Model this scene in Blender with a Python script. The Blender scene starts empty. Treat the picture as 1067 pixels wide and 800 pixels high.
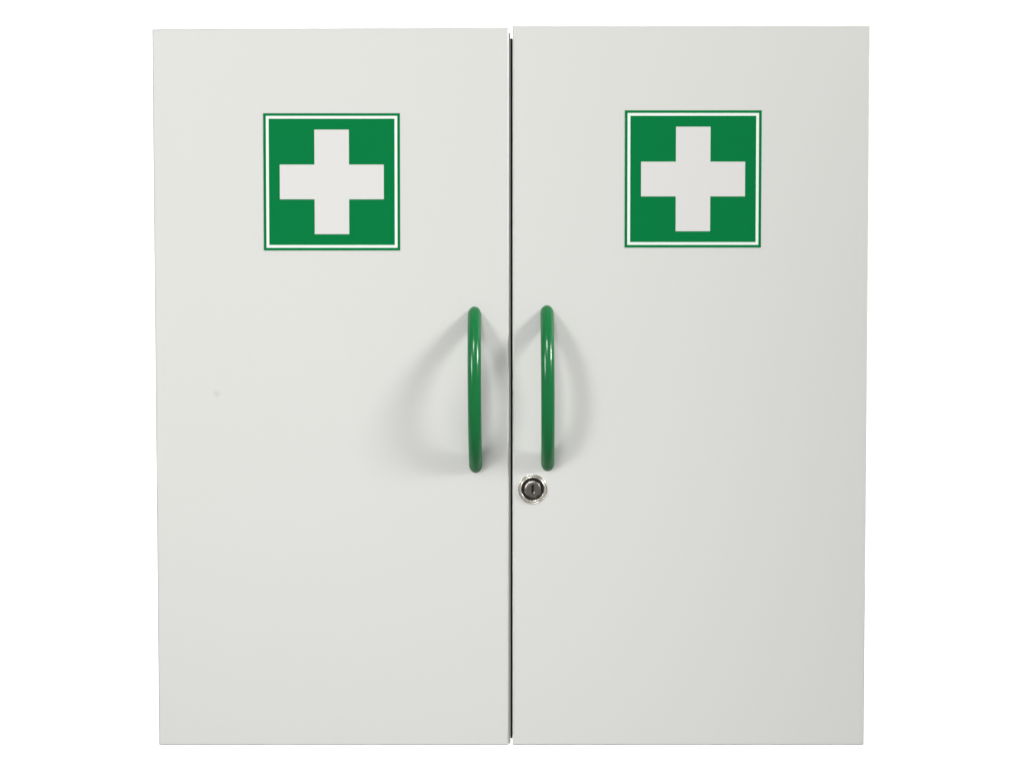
import bpy, bmesh, math
from mathutils import Vector, Matrix

scene = bpy.context.scene
COL = scene.collection
Z0 = 1.50                      # height of the middle of the cabinet above the floor level

# ------------------------------------------------------------------ camera
D, SIN_T = 1.60, 0.048         # distance to the doors, sine of the downward tilt
cam_data = bpy.data.cameras.new("camera")
cam_data.sensor_width = 36.0
cam_data.lens = 67.5
cam_data.clip_start, cam_data.clip_end = 0.05, 200.0
cam = bpy.data.objects.new("camera", cam_data)
COL.objects.link(cam)
cam.location = (0.0, -D * math.sqrt(1 - SIN_T ** 2), Z0 + D * SIN_T)
cam.rotation_euler = (math.radians(90) - math.asin(SIN_T), 0, 0)
scene.camera = cam

# ------------------------------------------------------------------ world, exposure
W_STRENGTH = 0.405
world = bpy.data.worlds.new("World")
scene.world = world
world.use_nodes = True
bg = world.node_tree.nodes["Background"]
bg.inputs["Color"].default_value = (1.0, 1.0, 1.0, 1)
bg.inputs["Strength"].default_value = W_STRENGTH
scene.view_settings.view_transform = 'Standard'
scene.view_settings.look = 'None'
scene.view_settings.exposure = 0.0
scene.view_settings.gamma = 1.0
scene.view_settings.use_curve_mapping = False
scene.render.engine = 'CYCLES'
scene.cycles.use_denoising = True
scene.cycles.max_bounces = 10

# ------------------------------------------------------------------ studio lamps
def area(name, loc, target, sx, sy, power, color=(1, 1, 1), spread=180):
    L = bpy.data.lights.new(name, 'AREA')
    L.shape = 'RECTANGLE'
    L.size, L.size_y = sx, sy
    L.energy, L.color = power, color
    L.spread = math.radians(spread)
    o = bpy.data.objects.new(name, L)
    COL.objects.link(o)
    o.location = loc
    d = Vector(target) - Vector(loc)
    o.rotation_euler = d.to_track_quat('-Z', 'Y').to_euler()
    return o

C0 = (0.0, 0.0, Z0)
# three soft boxes in front: right, left and a wide one overhead
P_RIGHT, P_LEFT, P_TOP = 10.4, 11.2, 1.78
area("softbox_right", (2.60, -1.21, Z0 + 1.39), (-0.8, 0, Z0 + 0.56), 0.70, 0.70, P_RIGHT, (1.0, 0.99, 0.97), spread=43.6)
area("softbox_left", (-1.75, -1.61, Z0 + 0.75), (-0.6, 0, Z0 - 0.45), 0.50, 0.60, P_LEFT, (1.0, 1.0, 0.99), spread=110)
area("softbox_overhead", (-0.38, -1.91, Z0 + 1.72), (0.17, 0, Z0 - 0.54), 0.9, 0.6, P_TOP, (1.0, 1.0, 1.0), spread=28.1)
# four added strip lamps, out of view, overexpose the wall around the cabinet
WALL_Y = 0.200
P_WASH = 14.0
WY = WALL_Y - 0.10
area("added_wall_washer", (-1.00, WY, Z0), (-0.86, WALL_Y, Z0), 0.10, 1.3, P_WASH, spread=80)
area("added_wall_washer", (1.00, WY, Z0), (0.86, WALL_Y, Z0), 0.10, 1.3, P_WASH, spread=80)
area("added_wall_washer", (0, WY, Z0 + 0.95), (0, WALL_Y, Z0 + 0.81), 1.4, 0.10, P_WASH, spread=80)
area("added_wall_washer", (0, WY, Z0 - 0.95), (0, WALL_Y, Z0 - 0.81), 1.4, 0.10, P_WASH, spread=80)

# ------------------------------------------------------------------ materials
def principled(name, color, rough, metallic=0.0, bump=0.0, bump_scale=900.0, spec=0.5):
    m = bpy.data.materials.new(name)
    m.use_nodes = True
    nt = m.node_tree
    b = nt.nodes["Principled BSDF"]
    b.inputs["Base Color"].default_value = (*color, 1)
    b.inputs["Roughness"].default_value = rough
    b.inputs["Metallic"].default_value = metallic
    b.inputs["Specular IOR Level"].default_value = spec
    if bump > 0:
        tc = nt.nodes.new("ShaderNodeTexCoord")
        n = nt.nodes.new("ShaderNodeTexNoise")
        n.inputs["Scale"].default_value = bump_scale
        n.inputs["Detail"].default_value = 3.0
        bp = nt.nodes.new("ShaderNodeBump")
        bp.inputs["Strength"].default_value = bump
        bp.inputs["Distance"].default_value = 0.0004
        nt.links.new(tc.outputs["Object"], n.inputs["Vector"])
        nt.links.new(n.outputs["Fac"], bp.inputs["Height"])
        nt.links.new(bp.outputs["Normal"], b.inputs["Normal"])
    return m

M_WALL = principled("white wall paint", (0.90, 0.90, 0.90), 0.8, bump=0.15, bump_scale=220)
M_DOOR = principled("light grey powder coat", (0.602, 0.604, 0.582), 0.48, bump=0.10, bump_scale=1100, spec=0.4)
M_CARC = principled("light grey carcass coat", (0.602, 0.604, 0.582), 0.5, bump=0.10, bump_scale=1100, spec=0.4)
M_EDGE = principled("darker grey door edge", (0.50, 0.505, 0.485), 0.5, spec=0.3)  # darker tone for the rim faces picked in make_door
M_LIP = principled("grey sealing strip", (0.44, 0.44, 0.43), 0.6)
M_GREEN = principled("green handle enamel", (0.0005, 0.140, 0.033), 0.20, spec=0.42)
M_SIGN_G = principled("green vinyl", (0.0, 0.165, 0.042), 0.6, spec=0.06)
M_SIGN_W = principled("white vinyl", (0.63, 0.625, 0.612), 0.45, spec=0.4)
M_SIGN_L = principled("bright white vinyl line", (0.74, 0.80, 0.75), 0.45, spec=0.4)
M_CHROME = principled("polished nickel", (0.80, 0.765, 0.69), 0.24, metallic=1.0)
M_PLUG = principled("brushed lock steel", (0.25, 0.228, 0.205), 0.27, metallic=1.0, bump=0.3, bump_scale=2500)
M_DARK = principled("black recess", (0.006, 0.006, 0.005), 0.5)

# faint speck of dirt on the left door: a small mark of its own in the coat
def add_speck(m, cx, cz, r):
    nt = m.node_tree
    b = nt.nodes["Principled BSDF"]
    tc = nt.nodes.new("ShaderNodeTexCoord")
    sub = nt.nodes.new("ShaderNodeVectorMath"); sub.operation = 'DISTANCE'
    sub.inputs[1].default_value = (cx, 0.0, cz)
    mr = nt.nodes.new("ShaderNodeMapRange"); mr.interpolation_type = 'SMOOTHSTEP'
    mr.inputs["From Min"].default_value = r * 0.3
    mr.inputs["From Max"].default_value = r
    mr.inputs["To Min"].default_value = 1.0
    mr.inputs["To Max"].default_value = 0.0
    mix = nt.nodes.new("ShaderNodeMix"); mix.data_type = 'RGBA'
    base = tuple(b.inputs["Base Color"].default_value)
    mix.inputs["A"].default_value = base
    mix.inputs["B"].default_value = (base[0] * .89, base[1] * .89, base[2] * .89, 1)
    nt.links.new(tc.outputs["Object"], sub.inputs[0])
    nt.links.new(sub.outputs["Value"], mr.inputs["Value"])
    nt.links.new(mr.outputs["Result"], mix.inputs["Factor"])
    nt.links.new(mix.outputs["Result"], b.inputs["Base Color"])

# ------------------------------------------------------------------ helpers
def link(name, bm, mats, parent=None, loc=(0, 0, 0), smooth=False):
    me = bpy.data.meshes.new(name)
    bmesh.ops.recalc_face_normals(bm, faces=bm.faces[:])
    bm.to_mesh(me); bm.free()
    for m in (mats if isinstance(mats, (list, tuple)) else [mats]):
        me.materials.append(m)
    if smooth:
        for p in me.polygons:
            p.use_smooth = True
    o = bpy.data.objects.new(name, me)
    COL.objects.link(o)
    o.location = loc
    if parent:
        o.parent = parent
    return o

def add_box(bm, x0, x1, y0, y1, z0, z1):
    vs = [bm.verts.new((x, y, z)) for y in (y0, y1) for (x, z) in ((x0, z0), (x1, z0), (x1, z1), (x0, z1))]
    a, b = vs[:4], vs[4:]
    bm.faces.new(a); bm.faces.new(b[::-1])
    for i in range(4):
        j = (i + 1) % 4
        bm.faces.new((a[j], a[i], b[i], b[j]))
    return vs

def add_lathe(bm, prof, n=72, mats=None):
    """revolve (radius, y) about the y axis"""
    rings = []
    for r, y in prof:
        if r < 1e-7:
            rings.append([bm.verts.new((0, y, 0))])
        else:
            rings.append([bm.verts.new((r * math.cos(2 * math.pi * k / n), y, r * math.sin(2 * math.pi * k / n))) for k in range(n)])
    for i in range(len(rings) - 1):
        A, B = rings[i], rings[i + 1]
        for k in range(n):
            q = (k + 1) % n
            if len(A) == 1 and len(B) == 1:
                continue
            if len(A) == 1:
                f = bm.faces.new((A[0], B[k], B[q]))
            elif len(B) == 1:
                f = bm.faces.new((A[k], A[q], B[0]))
            else:
                f = bm.faces.new((A[k], A[q], B[q], B[k]))
            if mats:
                f.material_index = mats[i]
            f.smooth = True

# ------------------------------------------------------------------ the wall behind
bm = bmesh.new()
add_box(bm, -3.0, 3.0, WALL_Y, WALL_Y + 0.12, 0.0, 3.2)
wall = link("wall", bm, M_WALL)
wall["kind"] = "structure"

# ------------------------------------------------------------------ the cabinet
DT = 0.018                                       # door thickness
ZB = Z0 - 0.3006                                 # underside of the carcass
cab = bpy.data.objects.new("first_aid_cabinet", None)
COL.objects.link(cab)
cab.empty_display_size = 0.1
cab.location = (0, 0.1, ZB)
cab["label"] = "light grey two-door first aid cabinet with green cross signs and green handles"
cab["category"] = "cabinet"

def local(p):                                    # world point -> cabinet space
    return Vector(p) - Vector(cab.location)

# carcass: five sheet panels and a folded front frame, open towards the doors
bm = bmesh.new()
x0, x1, zb, zt = -0.2945, 0.2935, ZB, Z0 + 0.2874
yf, yb, t = DT + 0.0015, WALL_Y - 0.001, 0.0012
add_box(bm, x0, x0 + t, yf, yb, zb, zt)
add_box(bm, x1 - t, x1, yf, yb, zb, zt)
add_box(bm, x0 + t, x1 - t, yf, yb, zt - t, zt)
add_box(bm, x0 + t, x1 - t, yf, yb, zb, zb + t)
add_box(bm, x0 + t, x1 - t, yb - t, yb, zb + t, zt - t)
for v in bm.verts:
    v.co -= Vector(cab.location)
carcass = link("carcass", bm, M_CARC, cab)

bm = bmesh.new()                                 # one shelf inside
add_box(bm, x0 + t + .001, x1 - t - .001, yf + 0.03, yb - t - .001, Z0 - 0.02, Z0 - 0.004)
for v in bm.verts:
    v.co -= Vector(cab.location)
link("shelf", bm, M_CARC, cab)

# doors: slightly out of square pressed steel fronts, rounded folds
def make_door(corners, hinge_x, mat, label, darker_side):
    """corners TL, TR, BR, BL in (x, z) metres about the cabinet middle"""
    org = Vector((hinge_x, 0, Z0))
    bm = bmesh.new()
    F = [bm.verts.new(Vector((x, 0, Z0 + z)) - org) for x, z in corners]
    B = [bm.verts.new(Vector((x, DT, Z0 + z)) - org) for x, z in corners]
    bm.faces.new(F); bm.faces.new(B[::-1])
    for i in range(4):
        j = (i + 1) % 4
        bm.faces.new((F[j], F[i], B[i], B[j]))
    bm.normal_update()
    bmesh.ops.recalc_face_normals(bm, faces=bm.faces[:])
    front = [e for e in bm.edges if all(v in F for v in e.verts)] + \
            [e for e in bm.edges if (e.verts[0] in F) != (e.verts[1] in F)]
    bmesh.ops.bevel(bm, geom=front, offset=0.0013, segments=4, profile=0.5, affect='EDGES')
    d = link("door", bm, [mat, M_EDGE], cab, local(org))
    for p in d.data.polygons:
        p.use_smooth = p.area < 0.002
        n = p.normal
        if abs(n.y) < 0.999 and darker_side(n):
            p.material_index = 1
    d["label"] = label
    return d, org

M_DOOR_L = M_DOOR.copy()
M_DOOR_L.name = "light grey powder coat with a speck"
LEFT = [(-.2976, .2936), (-.00262, .2949), (-.00266, -.3039), (-.2972, -.30406)]
RIGHT = [(.0005, .29656), (.2963, .29664), (.2960, -.3039), (.0005, -.3039)]
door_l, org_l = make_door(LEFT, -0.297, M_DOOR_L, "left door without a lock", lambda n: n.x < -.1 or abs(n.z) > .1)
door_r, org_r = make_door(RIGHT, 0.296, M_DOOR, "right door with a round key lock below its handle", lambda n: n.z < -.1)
add_speck(M_DOOR_L, -0.2461 + 0.297, -0.0080, 0.0038)

# edge strip standing out from the left door's free edge into the gap
bm = bmesh.new()
add_box(bm, -.0026, -.0013, 0.0029, DT - 0.001, Z0 - .3030, Z0 + .2905)
for v in bm.verts:
    v.co -= org_l
link("edge_strip", bm, M_LIP, door_l)
bm = bmesh.new()                                 # added black strip: stops light and paints the gap dark
add_box(bm, -.0012, .0003, 0.0095, DT - 0.001, Z0 - .3000, Z0 + .2868)
for v in bm.verts:
    v.co -= org_l
link("gap_shade_strip", bm, M_DARK, door_l)

# signs: a printed vinyl square, cells cut so that nothing overlaps
def make_sign(door, org, cx, cz, tilt=0.0):
    S, g, w = 0.0566, 0.00220, 0.0045           # half side, green rim, end of the white line
    ax, al = 0.0143, 0.0431                     # half arm width, half arm length
    br = [-S, -S + g, -S + w, -al, -ax, ax, al, S - w, S - g, S]
    n = len(br)
    bm = bmesh.new()
    V = [[bm.verts.new((br[i], 0, br[j])) for j in range(n)] for i in range(n)]
    for i in range(n - 1):
        for j in range(n - 1):
            mx, mz = abs(br[i] + br[i + 1]) / 2, abs(br[j] + br[j + 1]) / 2
            m = max(mx, mz)
            if m > S - g: k = 0
            elif m > S - w: k = 2
            elif (mx < ax and mz < al) or (mz < ax and mx < al): k = 1
            else: k = 0
            f = bm.faces.new((V[i][j], V[i + 1][j], V[i + 1][j + 1], V[i][j + 1]))
            f.material_index = k
    # thickness: a rim going back into the door face
    edge = [e for e in bm.edges if len(e.link_faces) == 1]
    r = bmesh.ops.extrude_edge_only(bm, edges=edge)
    for v in [e for e in r["geom"] if isinstance(e, bmesh.types.BMVert)]:
        v.co.y += 0.0004
    bmesh.ops.rotate(bm, verts=bm.verts, cent=(0, 0, 0), matrix=Matrix.Rotation(tilt, 3, 'Y'))
    o = link("first_aid_sign", bm, [M_SIGN_G, M_SIGN_W, M_SIGN_L], door, Vector((cx, -0.00025, Z0 + cz)) - org)
    return o

make_sign(door_l, org_l, -0.1494, 0.1675)
make_sign(door_r, org_r, 0.1501, 0.1699)

# handles: a round bar bent to an arch, both feet on the door
def make_handle(door, org, xt, zt_, xb, zb_):
    R, H, N, K = 0.0056, 0.0265, 96, 36
    E = 0.0070                                   # half length of the slanting foot on the door
    top, bot = Vector((xt, 0, Z0 + zt_ - E)), Vector((xb, 0, Z0 + zb_ + E))
    mid, half = (top + bot) / 2, (top - bot) / 2
    prof = lambda u: H * (1 - u * u) * (1 + 0.35 * u * u)
    pts = [mid + half * u + Vector((0, -prof(u), 0)) for u in [math.cos(math.pi * i / N) for i in range(N + 1)]]
    # the ends run straight on just under the door face
    pts.insert(0, pts[0] + (pts[0] - pts[1]).normalized() * 0.009)
    pts.append(pts[-1] + (pts[-1] - pts[-2]).normalized() * 0.009)
    bm = bmesh.new()
    side = Vector((1, 0, 0))
    rings = []
    for i, p in enumerate(pts):
        T = (pts[min(i + 1, len(pts) - 1)] - pts[max(i - 1, 0)]).normalized()
        s = (side - T * side.dot(T)).normalized()
        n = T.cross(s)
        rings.append([bm.verts.new(p + R * (math.cos(2 * math.pi * k / K) * s + math.sin(2 * math.pi * k / K) * n) - org) for k in range(K)])
    for A, B in zip(rings, rings[1:]):
        for k in range(K):
            q = (k + 1) % K
            bm.faces.new((A[k], A[q], B[q], B[k]))
    bm.faces.new(rings[0]); bm.faces.new(rings[-1][::-1])
    return link("handle", bm, M_GREEN, door, smooth=True)

make_handle(door_l, org_l, -.0312, .0640, -.0304, -.0738)
make_handle(door_r, org_r, .0291, .0651, .0297, -.0724)

# lock: domed nickel bezel, black ring, steel cylinder with a keyway
LC = Vector((0.01725, 0, Z0 - 0.0877))
bm = bmesh.new()
prof = [(0.0124, 0.001), (0.0124, -0.0006), (0.0120, -0.0010), (0.0116, -0.0011), (0.0115, -0.0007), (0.0112, -0.0007), (0.0109, -0.0016), (0.0104, -0.0021), (0.0099, -0.0024), (0.0096, -0.0022), (0.0092, -0.0014), (0.0091, 0.0005)]
add_lathe(bm, prof)
link("lock_bezel", bm, M_CHROME, door_r, LC - org_r)

bm = bmesh.new()
# black ring floor, cylinder wall, chamfer and face in one turned piece
add_lathe(bm, [(0.0093, -0.0002), (0.0071, -0.0002), (0.0071, -0.0013), (0.0066, -0.0019), (0.0040, -0.0020)], mats=[0, 1, 1, 1])
# face with the keyway cut through it
kw, kh, cw, ch = 0.00085, 0.0031, 0.0018, 0.0036
n = 72
outer = [bm.verts.new((0.0040 * math.cos(2 * math.pi * k / n), -0.0020, 0.0040 * math.sin(2 * math.pi * k / n))) for k in range(n)]
def on_rect(k, hw, hh, y, dz=0.0):
    a = 2 * math.pi * k / n
    c, s = math.cos(a), math.sin(a)
    f = min(hw / abs(c) if abs(c) > 1e-6 else 9, hh / abs(s) if abs(s) > 1e-6 else 9)
    return bm.verts.new((c * f, y, s * f + dz))
r1 = [on_rect(k, cw, ch, -0.0020) for k in range(n)]
r2 = [on_rect(k, kw, kh, -0.0012) for k in range(n)]
r3 = [on_rect(k, kw, kh, -0.0003) for k in range(n)]
for A, B, mi in ((outer, r1, 1), (r1, r2, 1), (r2, r3, 0)):
    for k in range(n):
        q = (k + 1) % n
        f = bm.faces.new((A[k], A[q], B[q], B[k]))
        f.material_index = mi
f = bm.faces.new(r3); f.material_index = 0  # shallow pocket; its black stands in for the dark inside a keyway
bmesh.ops.remove_doubles(bm, verts=bm.verts, dist=1e-6)
link("lock_cylinder", bm, [M_DARK, M_PLUG], door_r, LC - org_r)
